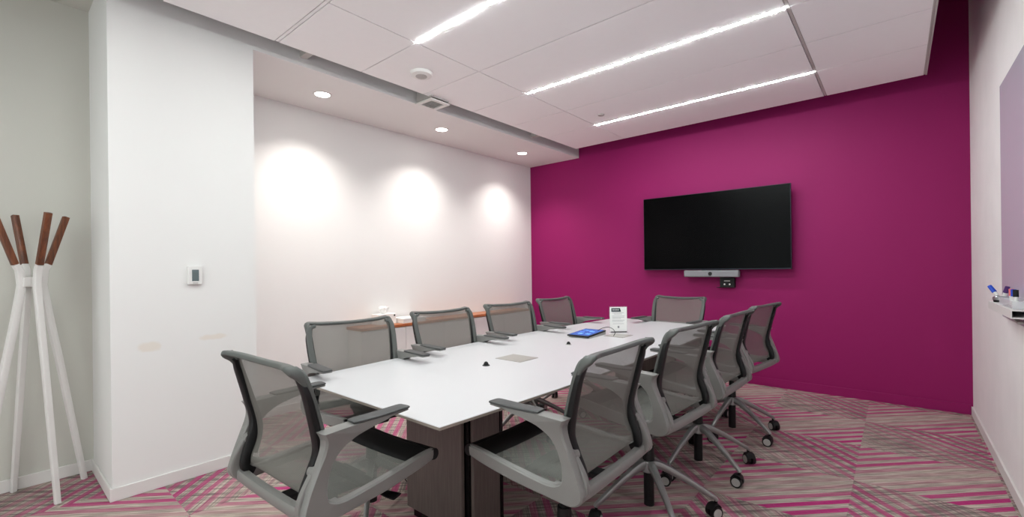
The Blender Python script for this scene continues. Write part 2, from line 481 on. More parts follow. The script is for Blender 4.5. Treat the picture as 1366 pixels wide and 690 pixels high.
# ceiling speaker, detector disc, supply vent
t = thing('ceiling_speaker', 'round white ceiling speaker with grey centre grille beside the soffit gap', 'speaker', (-2.80, 2.228, CZ))
bm = bmesh.new(); cyl(bm, (0, 0, 0), (0, 0, -0.022), 0.086, 0.080, n=40); cyl(bm, (0, 0, -0.022), (0, 0, -0.028), 0.080, 0.06, n=40)
finish(bm, 'housing', WPLAST, t)
bm = bmesh.new(); cyl(bm, (0, 0, -0.028), (0, 0, -0.031), 0.044, n=36)
finish(bm, 'grille', GPLAST, t)
bm = bmesh.new(); cyl(bm, (-2.24, 4.03, CZ), (-2.24, 4.03, CZ - 0.01), 0.034, 0.030, n=28)
tag(finish(bm, 'smoke_detector', GPLAST), 'small round off-white disc on the ceiling near the far light row', 'detector')
t = thing('air_vent', 'square white air vent with grey louvres in the gap beside the soffit', 'air vent', (-3.195, 2.665, 2.765))
bm = bmesh.new()
a, b = 0.112, 0.075
for s in (-1, 1):
    box(bm, -a, a, s * a if s < 0 else b, -b if s < 0 else a, -0.012, 0.0)
    box(bm, s * a if s < 0 else b, -b if s < 0 else a, -b, b, -0.012, 0.0)
finish(bm, 'frame', WPLAST, t, smooth=False, bevel=0.002)
bm = bmesh.new()
for k in range(6):
    y = -b + 0.012 + k * 0.0253
    box(bm, -b, b, -0.009, 0.009, -0.0012, 0.0012, mtx=Matrix.Translation((0, y, -0.004)) @ Matrix.Rotation(0.6, 4, 'X'))
box(bm, -b, b, -b, b, 0.0015, 0.003)
finish(bm, 'louvres', VENT, t, smooth=False)
bm = bmesh.new(); box(bm, -0.105, 0.11, -0.10, 0.10, 0.012, 0.16)
finish(bm, 'duct_box', RAIL, t, smooth=False)

# ---------------------------------------------------------------- thermostat
t = thing('thermostat', 'white wall thermostat with grey display on the pier between hall and recess', 'thermostat', (XL, 0.853, 1.243), 0)
bm = bmesh.new(); box(bm, 0, 0.024, -0.038, 0.038, -0.058, 0.058)
finish(bm, 'housing', WPLAST, t, bevel=0.006, seg=3)
bm = bmesh.new(); box(bm, 0.0242, 0.0262, -0.018, 0.018, -0.036, 0.034)
finish(bm, 'display', LCD, t, smooth=False, bevel=0.001)
bm = bmesh.new(); box(bm, 0.0242, 0.0255, -0.013, 0.013, -0.05, -0.045)
finish(bm, 'button', GPLAST, t, smooth=False)

# ---------------------------------------------------------------- conference table
def outline(n=24, inset=0.0):
    """boat-shaped top: straight ends, gently bowed long sides"""
    y0, y1 = 0.985 + inset, 4.30 - inset; xc = -1.695
    P = []
    for s in (1, -1):
        for i in range(n + 1):
            f = i / n
            y = y0 + (y1 - y0) * (f if s > 0 else 1 - f)
            q = (y - (0.985 + 4.30) / 2) / ((4.30 - 0.985) / 2)
            hw = (0.53 + (0.055 if s > 0 else 0.085) * (1 - q * q)) - inset
            P.append((xc + s * hw, y))
    return P
tb = thing('conference_table', 'long white boat-shaped conference table on taupe pedestals', 'table', (0, 0, 0))
bm = bmesh.new()
rows = []
for ins, z in ((0.022, 0.7125), (0.0, 0.7225), (0.0, 0.7325), (0.003, 0.735)):
    rows.append([bm.verts.new((x, y, z)) for x, y in outline(24, ins)])
for ri, (a, b) in enumerate(zip(rows, rows[1:])):
    for i in range(len(a)):
        f = bm.faces.new((a[i], a[(i + 1) % len(a)], b[(i + 1) % len(a)], b[i])); f.material_index = 1 if ri < 2 else 0
f = bm.faces.new(rows[-1]); f.material_index = 0
f = bm.faces.new(rows[0]); f.material_index = 1
finish(bm, 'tabletop', [TABLE, TEDGE], tb, smooth=False)
def pedestal(y0, y1):
    bm = bmesh.new()
    box(bm, -1.925, -1.515, y0, y0 + 0.02, 0.05, 0.712)
    box(bm, -1.925, -1.515, y1 - 0.02, y1, 0.05, 0.712)
    box(bm, -1.925, -1.905, y0 + 0.02, y1 - 0.02, 0.05, 0.712)
    box(bm, -1.492, -1.472, y0 + 0.035, y1, 0.05, 0.712)
    o = finish(bm, 'pedestal', BASEP, tb, smooth=False, bevel=0.004)
    bm = bmesh.new()
    box(bm, -1.90, -1.494, y0 + 0.024, y1 - 0.022, 0.0, 0.70)
    box(bm, -1.4715, -1.466, y1 - 0.022, y1 - 0.004, 0.02, 0.70)
    finish(bm, 'core', SATINB, o, smooth=False)
    return o
pedestal(1.407, 1.640)
pedestal(3.66, 3.90)
bm = bmesh.new(); box(bm, -1.74, -1.66, 1.64, 3.66, 0.655, 0.7)
finish(bm, 'beam', SATINB, tb, smooth=False)
for (cx, cy, sx, sy) in ((-1.70, 2.028, 0.095, 0.082), (-1.635, 3.17, 0.080, 0.085)):
    bm = bmesh.new(); box(bm, cx - sx, cx + sx, cy - sy, cy + sy, 0.7345, 0.7368)
    box(bm, cx - sx + 0.006, cx + sx - 0.006, cy - sy + 0.006, cy + sy - 0.006, 0.7368, 0.7374)
    finish(bm, 'cable_hatch', mat('hatch_metal', srgb(172, 168, 162), 0.4, metal=0.2), tb, smooth=False)

for k, (x, y, lb) in enumerate(((-1.706, 1.775, 'near the first cable hatch'), (-1.716, 2.600, 'farther off, in front of the tablet'))):
    t = thing('table_microphone', 'small black dome microphone set in the tabletop, ' + lb, 'microphone', (x, y, 0.735), 0, 'button microphones on the table')
    bm = bmesh.new(); cyl(bm, (0, 0, 0), (0, 0, 0.004), 0.021, 0.019, n=24)
    finish(bm, 'collar', GPLAST if k else BLACK, t)
    bm = bmesh.new(); bmesh.ops.create_uvsphere(bm, u_segments=20, v_segments=10, radius=0.014)
    for v in list(bm.verts):
        if v.co.z < -1e-5: bm.verts.remove(v)
    for v in bm.verts: v.co.z = v.co.z * 1.3 + 0.004
    finish(bm, 'dome', BLACK, t)

# tablet lying on a low wedge, with its looped cable
TX, TY = -1.83, 3.03
t = thing('tablet', 'tablet with lit blue screen lying on a low wedge dock on the table', 'tablet', (TX, TY, 0.7356), 0.02)
tilt = Matrix.Translation((0, 0, 0.020)) @ Matrix.Rotation(0.055, 4, 'X')
bm = bmesh.new(); box(bm, -0.092, 0.092, -0.140, 0.140, -0.004, 0.006, mtx=tilt)
finish(bm, 'case', BLACK, t, bevel=0.003)
bm = bmesh.new(); box(bm, -0.082, 0.082, -0.126, 0.126, 0.0062, 0.0070, mtx=tilt)
finish(bm, 'screen', TABSCR, t, smooth=False)
bm = bmesh.new()
for (x, y, sx, sy) in ((-0.05, 0.07, 0.022, 0.004), (-0.01, 0.06, 0.03, 0.004), (0.03, 0.03, 0.02, 0.012), (-0.04, 0.0, 0.02, 0.004), (-0.02, -0.06, 0.018, 0.018), (0.045, -0.06, 0.018, 0.018)):
    box(bm, x - sx, x + sx, y - sy, y + sy, 0.0071, 0.0075, mtx=tilt)
finish(bm, 'screen_icons', TABICON, t, smooth=False)
bm = bmesh.new()
vs = [bm.verts.new(p) for p in ((-0.09, -0.12, 0), (0.09, -0.12, 0), (0.09, 0.14, 0), (-0.09, 0.14, 0), (-0.09, -0.12, 0.006), (0.09, -0.12, 0.006), (0.09, 0.14, 0.022), (-0.09, 0.14, 0.022))]
for f in ((3, 2, 1, 0), (4, 5, 6, 7), (0, 1, 5, 4), (1, 2, 6, 5), (2, 3, 7, 6), (3, 0, 4, 7)): bm.faces.new([vs[i] for i in f])
finish(bm, 'dock', GPLAST, t, smooth=False)
bm = bmesh.new()
sweep(bm, [(x, y, z, 0.0045, 0.0045) for x, y, z in ((-1.775, 3.10, 0.768), (-1.75, 3.12, 0.788), (-1.70, 3.13, 0.800), (-1.655, 3.12, 0.790), (-1.632, 3.11, 0.765), (-1.640, 3.10, 0.7405))], (0, 1, 0), 5, n=8, sq=1)
tag(finish(bm, 'charging_cable', BLACK), 'thin black cable looping from the tablet down to the far table hatch', 'cable')

# acrylic sign
t = thing('table_sign', 'upright clear acrylic stand holding a white printed notice on the table', 'sign', (-1.715, 3.325, 0.735), 0.72)
bm = bmesh.new(); box(bm, -0.068, 0.068, -0.003, -0.001, 0.008, 0.205)
finish(bm, 'notice', PAPER, t, smooth=False)
bm = bmesh.new(); box(bm, -0.072, 0.072, -0.0008, 0.0016, 0.0, 0.21); box(bm, -0.072, 0.072, -0.045, -0.001, 0.0, 0.0025)
finish(bm, 'acrylic_stand', ACRYL, t, smooth=False)
bm = bmesh.new()
vs = [bm.verts.new(p) for p in ((-0.056, -0.0034, 0.168), (0.022, -0.0034, 0.168), (0.014, -0.0034, 0.196), (-0.056, -0.0034, 0.196))]
bm.faces.new(vs); bmesh.ops.solidify(bm, geom=bm.faces[:], thickness=0.0003)
finish(bm, 'banner', BANNER, t, smooth=False)
bm = bmesh.new()
for z, a, b in ((0.158, -0.05, 0.045), (0.148, -0.035, 0.03), (0.132, -0.05, 0.05), (0.122, -0.05, 0.048), (0.112, -0.05, 0.02), (0.098, -0.05, 0.05), (0.088, -0.05, 0.04), (0.07, -0.045, 0.045)):
    box(bm, a, b, -0.0036, -0.0031, z, z + 0.0022)
box(bm, -0.007, 0.007, -0.0036, -0.0031, 0.036, 0.054)
for z in (0.180,):
    pass
finish(bm, 'print_lines', INK, t, smooth=False)
bm = bmesh.new()
for k in range(7): box(bm, -0.048 + k * 0.008, -0.0425 + k * 0.008, -0.0042, -0.0038, 0.179, 0.187)
finish(bm, 'banner_lettering', PAPER, t, smooth=False)
bm = bmesh.new(); box(bm, -0.062, 0.066, -0.012, -0.004, 0.003, 0.009)
finish(bm, 'base_strip', BLACK, t, smooth=False, bevel=0.001)

# ---------------------------------------------------------------- office chair
def weave_sheet(name, prof, m, parent, nu=14, thick=0.0):
    """prof rows: (f, z, halfwidth, sag)  -> sheet with UV in metres"""
    P = catmull(prof, 4)
    bm = bmesh.new(); uvl = bm.loops.layers.uv.new('UVMap')
    grid = []; arc = 0; prev = None; uvs = {}
    for r in P:
        f, z, hw, sag, mi = r
        if prev: arc += math.hypot(f - prev[0], z - prev[1])
        prev = (f, z)
        row = []
        for i in range(nu + 1):
            u = -1 + 2 * i / nu
            if name == 'backrest': co = (f - sag * (1 - u * u), u * hw, z)
            else: co = (f, u * hw, z - sag * (1 - u * u))
            v = bm.verts.new(co); uvs[v] = (u * hw, arc); row.append(v)
        grid.append((row, mi))
    for (a, ma), (b, mb) in zip(grid, grid[1:]):
        for i in range(nu):
            f = bm.faces.new((a[i], a[i + 1], b[i + 1], b[i])); f.material_index = int(round(max(ma, mb)))
            for l in f.loops: l[uvl].uv = uvs[l.vert]
    return finish(bm, name, m, parent, angle=180)

def arm_ladder(bm, ribs, tail, s):
    """chamfered box section running along pairs of outer/inner outline points (f, z)"""
    flat = lambda R: [(o[0], o[1], i[0], i[1], l, h) for o, i, l, h in R]
    P = catmull(flat(ribs), 4) + catmull(flat(tail), 4)[1:]
    rings = []
    for ox, oz, ix, iz, l, h in P:
        wd = math.hypot(ix - ox, iz - oz); c = min(0.006, wd * 0.35, h * 0.5); e = c / wd
        ring = []
        for t_, q in ((e, -h), (1 - e, -h), (1, -h + c), (1, h - c), (1 - e, h), (e, h), (0, h - c), (0, -h + c)):
            ring.append(bm.verts.new((ox + (ix - ox) * t_, s * (l + q), oz + (iz - oz) * t_)))
        rings.append(ring)
    for a, b in zip(rings, rings[1:]):
        for j in range(8): bm.faces.new((a[j], a[(j + 1) % 8], b[(j + 1) % 8], b[j]))
    bm.faces.new(rings[0]); bm.faces.new(rings[-1])

def make_chair():
    t = thing('office_chair', '', 'chair')
    # backrest mesh
    weave_sheet('backrest', [(-0.292, 0.980, 0.222, 0.004, 0), (-0.278, 0.955, 0.225, 0.012, 0), (-0.250, 0.885, 0.228, 0.018, 0), (-0.218, 0.80, 0.224, 0.020, 0),
                             (-0.190, 0.72, 0.216, 0.016, 0), (-0.182, 0.66, 0.208, 0.012, 0), (-0.195, 0.605, 0.203, 0.008, 0),
                             (-0.196, 0.572, 0.203, 0.004, 0), (-0.170, 0.550, 0.210, 0.0, 0)], [WEAVE], t)
    o = weave_sheet('seat', [(-0.178, 0.552, 0.212, 0.002, 0), (-0.12, 0.540, 0.226, 0.010, 0), (-0.02, 0.541, 0.234, 0.014, 0),
                             (0.08, 0.552, 0.236, 0.012, 0), (0.150, 0.563, 0.236, 0.007, 0), (0.165, 0.566, 0.236, 0.006, 1), (0.215, 0.577, 0.236, 0.004, 1),
                             (0.255, 0.580, 0.236, 0.002, 1), (0.280, 0.568, 0.236, 0.0, 1), (0.284, 0.548, 0.236, 0.0, 1), (0.265, 0.537, 0.236, 0.0, 1)], [SEATW, BLACK], t)
    # rolled black ends of the front edge
    bm = bmesh.new()
    sweep(bm, [(0.266, -0.258, 0.564, 0.042, 0.042), (0.266, 0, 0.559, 0.036, 0.036), (0.266, 0.258, 0.564, 0.042, 0.042)], (1, 0, 0), 4, n=14, sq=0.9)
    finish(bm, 'seat_roll', BLACK, t)
    # grey face of the back frame on both uprights, and the lipped head rail whose ends sweep back
    for s in (1, -1):
        bm = bmesh.new()
        sweep(bm, [(-0.176, s * 0.214, 0.60, 0.024, 0.010), (-0.166, s * 0.222, 0.665, 0.028, 0.012), (-0.174, s * 0.231, 0.725, 0.030, 0.012), (-0.205, s * 0.238, 0.80, 0.030, 0.012),
                   (-0.240, s * 0.243, 0.880, 0.029, 0.012), (-0.268, s * 0.242, 0.940, 0.028, 0.014), (-0.282, s * 0.232, 0.966, 0.024, 0.018), (-0.288, s * 0.205, 0.975, 0.018, 0.02)], (1, 0, 0.35), 4, n=14, sq=0.45)
        finish(bm, 'back_frame', FRAMED, t)
        bm = bmesh.new()
        sweep(bm, [(-0.292, s * 0.226, 0.962, 0.022, 0.014), (-0.274, s * 0.239, 0.925, 0.032, 0.018), (-0.256, s * 0.240, 0.885, 0.036, 0.020), (-0.222, s * 0.235, 0.80, 0.037, 0.022), (-0.192, s * 0.227, 0.72, 0.037, 0.028),
                   (-0.192, s * 0.218, 0.66, 0.030, 0.040), (-0.206, s * 0.212, 0.60, 0.028, 0.036), (-0.212, s * 0.210, 0.562, 0.026, 0.030), (-0.185, s * 0.210, 0.540, 0.024, 0.026)], (1, 0, 0.35), 4, n=12, sq=0.5)
        finish(bm, 'frame_lining', BLACK, t)
    bm = bmesh.new()
    rail = [(-0.266, 0.244, 0.920, 0.016, 0.012), (-0.280, 0.245, 0.945, 0.018, 0.018), (-0.296, 0.243, 0.968, 0.019, 0.028), (-0.318, 0.234, 0.987, 0.018, 0.038), (-0.314, 0.208, 0.988, 0.017, 0.036), (-0.300, 0.15, 0.984, 0.018, 0.032), (-0.292, 0.0, 0.980, 0.018, 0.030)]
    sweep(bm, rail + [(f, -l, z, a_, b_) for f, l, z, a_, b_ in rail[-2::-1]], (1, 0, -0.15), 4, n=14, sq=0.6)
    finish(bm, 'head_rail', FRAMED, t)
    # rear cross rail with upturned pivot brackets
    bm = bmesh.new()
    sweep(bm, [(-0.216, -0.252, 0.532, 0.044, 0.034), (-0.216, -0.12, 0.526, 0.040, 0.034), (-0.216, 0.12, 0.526, 0.040, 0.034), (-0.216, 0.252, 0.532, 0.044, 0.034)], (1, 0, 0), 4, n=12, sq=0.5)
    for s in (1, -1):
        sweep(bm, [(-0.12, s * 0.236, 0.530, 0.040, 0.022), (-0.192, s * 0.240, 0.528, 0.044, 0.024), (-0.224, s * 0.241, 0.544, 0.046, 0.024), (-0.224, s * 0.241, 0.583, 0.044, 0.024), (-0.194, s * 0.239, 0.642, 0.036, 0.022), (-0.184, s * 0.238, 0.656, 0.030, 0.022)], (0, 1, 0), 4, n=14, sq=0.35)
        cyl(bm, (-0.187, s * 0.219, 0.653), (-0.187, s * 0.252, 0.653), 0.020, n=24)
    finish(bm, 'rear_rail', FRAME, t)
    # side frames with arm
    for s in (1, -1):
        bm = bmesh.new()
        ribs = [((.262, .545), (.262, .586), .247, .011), ((.20, .533), (.20, .583), .250, .013), ((.05, .514), (.05, .564), .254, .015), ((-.08, .507), (-.08, .552), .258, .016),
                ((-.15, .505), (-.125, .553), .261, .017), ((-.202, .504), (-.150, .560), .262, .018), ((-.236, .519), (-.168, .573), .262, .018), ((-.247, .547), (-.172, .597), .262, .018),
                ((-.232, .60), (-.165, .637), .262, .017), ((-.206, .665), (-.150, .680), .263, .018), ((-.184, .718), (-.126, .712), .265, .020), ((-.181, .753), (-.085, .738), .268, .023), ((-.193, .7785), (-.05, .750), .270, .0255)]
        tail = [((-.193, .7785), (-.05, .750), .270, .0255), ((-.11, .7815), (-.01, .758), .271, .0255), ((-.03, .7815), (.03, .764), .272, .025), ((.05, .781), (.06, .770), .272, .024), ((.118, .780), (.118, .774), .272, .022)]
        arm_ladder(bm, ribs, tail, s)
        a = finish(bm, 'arm', FRAME, t)
        bm = bmesh.new()
        sweep(bm, [(-0.09, s * 0.270, 0.786, 0.006, 0.044), (-0.07, s * 0.271, 0.786, 0.010, 0.052), (0.0, s * 0.273, 0.784, 0.012, 0.054), (0.10, s * 0.273, 0.785, 0.012, 0.052), (0.122, s * 0.272, 0.784, 0.008, 0.044)], (0, 1, 0), 4, n=14, sq=0.5)
        finish(bm, 'arm_pad', PAD, a)
    # the back leans only slightly: ease the upper half forward
    for c in bpy.data.objects:
        if c.parent == t and c.name.split('.')[0] in ('backrest', 'back_frame', 'frame_lining', 'head_rail'):
            for v in c.data.vertices:
                v.co.z -= 0.014 * min(max((v.co.z - 0.60) / 0.38, 0.0), 1.0)
                v.co.x += 0.062 * min(max((v.co.z - 0.60) / 0.38, 0.0), 1.0)
    # mechanism and column
    bm = bmesh.new()
    vs0 = [(-0.12, -0.055), (0.10, -0.075), (0.10, 0.075), (-0.12, 0.055)]
    lo = [bm.verts.new((x * 0.8, y * 0.8, 0.455)) for x, y in vs0]; hi = [bm.verts.new((x, y, 0.505)) for x, y in vs0]
    bm.faces.new(lo); bm.faces.new(hi)
    for i in range(4): bm.faces.new((lo[i], lo[(i + 1) % 4], hi[(i + 1) % 4], hi[i]))
    box(bm, 0.02, 0.07, -0.245, 0.245, 0.500, 0.520)
    box(bm, -0.20, -0.05, -0.03, 0.03, 0.485, 0.510)
    finish(bm, 'tilt_mechanism', BLACK, t, bevel=0.006)
    bm = bmesh.new(); sweep(bm, [(0.05, -0.05, 0.490, 0.012, 0.012), (0.06, -0.17, 0.486, 0.012, 0.012), (0.075, -0.235, 0.482, 0.010, 0.040), (0.085, -0.27, 0.480, 0.008, 0.046)], (1, 0, 0), 3, n=10, sq=0.7)
    finish(bm, 'height_lever', BLACK, t)
    bm = bmesh.new(); cyl(bm, (0, 0, 0.03), (0, 0, 0.27), 0.026, n=24); cyl(bm, (0, 0, 0.27), (0, 0, 0.46), 0.019, n=24); cyl(bm, (0, 0, 0.265), (0, 0, 0.33), 0.030, 0.027, n=24)
    finish(bm, 'gas_column', BLACK, t)
    bs = bpy.data.objects.new('star_base', None)
    bm = bmesh.new(); cyl(bm, (0, 0, 0.205), (0, 0, 0.262), 0.042, 0.036, n=28)
    bs = finish(bm, 'star_base', ALU, t, bevel=0.004)
    for k in range(5):
        an = 2 * PI * k / 5; R = Matrix.Rotation(an, 4, 'Z')
        bm = bmesh.new()
        sweep(bm, [(0.02, 0, 0.238, 0.048, 0.040), (0.07, 0, 0.232, 0.040, 0.036), (0.19, 0, 0.172, 0.030, 0.028), (0.29, 0, 0.112, 0.024, 0.024), (0.318, 0, 0.096, 0.020, 0.024), (0.326, 0, 0.084, 0.018, 0.022)], (0, 1, 0), 4, n=12, sq=0.55)
        bmesh.ops.transform(bm, matrix=R, verts=bm.verts[:])
        finish(bm, 'leg', ALU, bs)
        bm = bmesh.new()
        A = Matrix.Translation((0.322, 0, 0)) @ Matrix.Rotation(0.5 + 1.1 * k, 4, 'Z')
        for s in (1, -1):
            cyl(bm, (-0.012, s * 0.007, 0.031), (-0.012, s * 0.027, 0.031), 0.031, n=24)
            cyl(bm, (-0.012, s * 0.0272, 0.031), (-0.012, s * 0.0290, 0.031), 0.023, n=24, mi=1)
        sweep(bm, [(-0.042, 0, 0.045, 0.008, 0.05), (-0.026, 0, 0.065, 0.008, 0.05), (0.0, 0, 0.068, 0.010, 0.046), (0.016, 0, 0.052, 0.008, 0.046)], (0, 1, 0), 3, n=10, sq=0.6)
        cyl(bm, (0, 0, 0.06), (0, 0, 0.088), 0.008, n=12)
        bmesh.ops.transform(bm, matrix=R @ A, verts=bm.verts[:])
        finish(bm, 'caster', [BLACK, GPLAST], bs)
    return t

def copy_tree(o, parent=None):
    c = o.copy(); COL.objects.link(c)
    if parent: c.parent = parent
    for ch in [x for x in bpy.data.objects if x.parent == o]:
        copy_tree(ch, c)
    return c

CHAIRS = [  # x, y, heading of the front, base turn, label
    (-1.584, 0.847, 1.608, 0.95, 'grey mesh office chair at the near end of the table, nearest the thermostat pier'),
    (-1.019, 1.470, 3.159, 0.35, 'grey mesh office chair nearest the camera on the right side of the table'),
    (-1.011, 2.239, 3.062, 0.47, 'grey mesh office chair second from the front on the right side of the table'),
    (-0.995, 2.952, 3.104, -0.52, 'grey mesh office chair third from the front on the right side of the table'),
    (-0.991, 3.714, 3.003, -0.50, 'grey mesh office chair on the right side of the table, closest to the magenta wall'),
    (-2.127, 1.342, -0.112, 0.60, 'grey mesh office chair on the credenza side of the table, nearest the hall'),
    (-2.160, 2.068, -0.059, 0.20, 'grey mesh office chair on the credenza side, just right of the flat white box'),
    (-2.162, 2.765, -0.110, 0.80, 'grey mesh office chair in front of the far end of the wooden credenza'),
    (-2.216, 3.514, -0.029, 0.35, 'grey mesh office chair on the credenza side, seen against the magenta wall'),
    (-1.600, 4.000, -1.712, 0.10, 'grey mesh office chair at the far end of the table below the television'),
]
proto = make_chair()
made = []
for k, ch in enumerate(CHAIRS):
    o = proto if k == 0 else copy_tree(proto)
    made.append(o)
for o, (x, y, h, bt, lb) in zip(made, CHAIRS):
    o.location = (x - 0.02 * math.cos(h), y - 0.02 * math.sin(h), 0); o.rotation_euler = (0, 0, h)
    o['label'] = lb; o['category'] = 'chair'; o['group'] = 'grey mesh office chairs around the table'
    for c in bpy.data.objects:
        if c.parent == o and c.name.startswith('star_base'):
            c.rotation_euler = (0, 0, bt - h)

# ---------------------------------------------------------------- television
t = thing('television', 'large black flat television mounted on the magenta wall', 'television', (-1.563, YP, 1.65), 0)
HWt, HHt = 0.768, 0.428
yf = -0.125
bm = bmesh.new(); box(bm, -HWt, HWt, yf, yf + 0.030, -HHt, HHt)
finish(bm, 'bezel', BEZEL, t, bevel=0.003)
bm = bmesh.new(); box(bm, -HWt + 0.006, HWt - 0.006, yf - 0.0015, yf + 0.001, -HHt + 0.012, HHt - 0.006)
finish(bm, 'screen', SCREEN, t, smooth=False)
bm = bmesh.new(); box(bm, -HWt + 0.12, HWt - 0.12, yf + 0.03, yf + 0.055, -HHt + 0.03, HHt - 0.14)
finish(bm, 'rear_housing', BLACK, t, bevel=0.01)
bm = bmesh.new(); box(bm, -0.3, 0.3, yf + 0.055, 0, -0.2, 0.2)
finish(bm, 'wall_mount', BLACK, t, smooth=False)
t = thing('video_bar', 'grey fabric video bar with a camera lens hanging under the television', 'video bar', (-1.563, YP - 0.10, 1.178), 0)
bm = bmesh.new(); box(bm, -0.287, 0.287, -0.045, 0.03, -0.037, 0.037)
finish(bm, 'body', BAR, t, bevel=0.012, seg=3)
bm = bmesh.new(); cyl(bm, (0, -0.043, 0), (0, -0.050, 0), 0.020, n=24)
finish(bm, 'camera_lens', SATINB, t)
bm = bmesh.new(); box(bm, -0.10, 0.10, -0.01, 0.02, 0.037, 0.0425); box(bm, -0.05, 0.05, 0.03, 0.10, -0.015, 0.015)
finish(bm, 'bracket', BLACK, t, smooth=False)
t = thing('wall_socket_box', 'small black socket box with two white ports under the video bar', 'socket', (-1.415, YP, 1.075), 0)
bm = bmesh.new(); box(bm, -0.075, 0.075, -0.05, 0, -0.05, 0.062)
finish(bm, 'housing', BLACK, t, bevel=0.004)
bm = bmesh.new()
for x in (-0.026, 0.026): cyl(bm, (x, -0.049, -0.014), (x, -0.053, -0.014), 0.009, n=16)
finish(bm, 'port', WPLAST, t)
bm = bmesh.new(); box(bm, -0.03, 0.03, -0.053, -0.049, 0.018, 0.028)
finish(bm, 'marking', GPLAST, t, smooth=False)
bm = bmesh.new(); box(bm, -0.11, -0.072, -0.045, -0.02, -0.052, -0.045)
finish(bm, 'cable_stub', BLACK, t, smooth=False)

# ---------------------------------------------------------------- credenza in the recess
CX1, CY0, CY1, CT = -3.88, 2.33, 4.92, 0.705
t = thing('credenza', 'low white credenza with a cherry wood top in the lit recess', 'cabinet', (0, 0, 0))
bm = bmesh.new(); box(bm, XRC + 0.014, CX1, CY0, CY1, CT - 0.028, CT)
finish(bm, 'top', CREDW, t, bevel=0.002)
bm = bmesh.new(); box(bm, XRC + 0.014, CX1 - 0.03, CY0 + 0.015, CY1 - 0.015, 0.06, CT - 0.029)
box(bm, XRC + 0.03, CX1 - 0.07, CY0 + 0.04, CY1 - 0.04, 0.0, 0.06)
finish(bm, 'body', TRIMW, t, smooth=False)
nd = 5; wd = (CY1 - CY0 - 0.03) / nd
for k in range(nd):
    bm = bmesh.new(); y0 = CY0 + 0.015 + k * wd
    box(bm, CX1 - 0.029, CX1 - 0.011, y0 + 0.002, y0 + wd - 0.002, 0.065, CT - 0.034)
    finish(bm, 'door', TRIMW, t, smooth=False, bevel=0.0015)

t = thing('tissue_box', 'white tissue box with a tissue pulled up, on the wooden credenza top', 'tissue box', (-4.05, 2.70, CT), 0.05)
bm = bmesh.new(); box(bm, -0.065, 0.065, -0.105, 0.105, 0, 0.105)
finish(bm, 'carton', PAPER, t, bevel=0.003)
bm = bmesh.new()
n = 18
rings = []
for k, (r, z) in enumerate(((0.016, 0.100), (0.028, 0.115), (0.046, 0.140), (0.056, 0.162), (0.036, 0.178), (0.008, 0.172))):
    rings.append([bm.verts.new((r * (0.7 + 0.35 * math.sin(3 * a + k)) * math.cos(a), r * (1 + 0.4 * math.cos(5 * a)) * math.sin(a), z + 0.014 * math.sin(4 * a + 1.3 * k)))
                  for a in [2 * PI * i / n for i in range(n)]])
for a, b in zip(rings, rings[1:]):
    for i in range(n): bm.faces.new((a[i], a[(i + 1) % n], b[(i + 1) % n], b[i]))
bm.faces.new(rings[-1])
finish(bm, 'tissue', TISSUE, t, subsurf=1)
bm = bmesh.new(); cyl(bm, (0.0655, 0.082, 0.085), (0.0675, 0.082, 0.085), 0.010, n=14)
finish(bm, 'logo', BLACK, t)
t = thing('flat_carton', 'flat white box lying on the credenza beside the tissue box', 'box', (-4.005, 2.975, CT), 0.0)
bm = bmesh.new(); box(bm, -0.110, 0.110, -0.145, 0.145, 0, 0.045)
finish(bm, 'carton', PAPER, t, bevel=0.002)
bm = bmesh.new(); box(bm, -0.113, 0.113, -0.148, 0.148, 0.030, 0.049)
finish(bm, 'lid', WPLAST, t, bevel=0.002)
bm = bmesh.new(); cyl(bm, (-4.02, 3.17, CT + 0.006), (-3.93, 3.19, CT + 0.006), 0.006, n=12)
tag(finish(bm, 'marker_pen', GPLAST), 'small pale pen lying on the credenza right of the flat white box', 'pen')

# ---------------------------------------------------------------- coat rack
t = thing('coat_rack', 'white four-legged coat rack with walnut tips in the hall corner', 'coat rack', (-3.718, 0.185, 0), 0)
feet = [(0.200, 0.076), (-0.097, 0.215), (-0.193, -0.075), (0.097, -0.215)]
for k, (fx, fy) in enumerate(feet):
    d = Vector((fx, fy, 0)).normalized()
    # the leg rises inward, kinks at the joint and splays out again as the walnut tip
    j = d * 0.046
    tip = d * 0.160
    sd = (-d.y, d.x, 0)
    bm = bmesh.new()
    P = [(fx, fy, 0.0, 0.026, 0.024), (fx * .72 + j.x * .28, fy * .72 + j.y * .28, 0.34, 0.029, 0.026), (fx * .36 + j.x * .64, fy * .36 + j.y * .64, 0.78, 0.032, 0.028), (j.x, j.y, 1.20, 0.034, 0.030), (j.x + d.x * 0.026, j.y + d.y * 0.026, 1.315, 0.028, 0.030)]
    sweep(bm, P, sd, 2, n=12, sq=0.3)
    lg = finish(bm, 'leg', TRIMW, t)
    bm = bmesh.new()
    sweep(bm, [(j.x + d.x * 0.026, j.y + d.y * 0.026, 1.3155, 0.027, 0.030), (tip.x, tip.y, 1.60, 0.027, 0.030)], sd, 2, n=12, sq=0.3)
    finish(bm, 'walnut_tip', WALN, t)
bm = bmesh.new(); box(bm, -0.05, 0.05, -0.014, 0.014, 1.19, 1.245, mtx=Matrix.Rotation(0.6, 4, 'Z')); box(bm, -0.05, 0.05, -0.014, 0.014, 1.19, 1.245, mtx=Matrix.Rotation(0.6 + PI / 2, 4, 'Z'))
finish(bm, 'joint', TRIMW, t, bevel=0.004)
bm = bmesh.new()
for z in (1.205, 1.232): cyl(bm, (0.02, -0.02, z), (0.030, -0.030, z), 0.006, n=12)
finish(bm, 'bolt', SILVER, t)

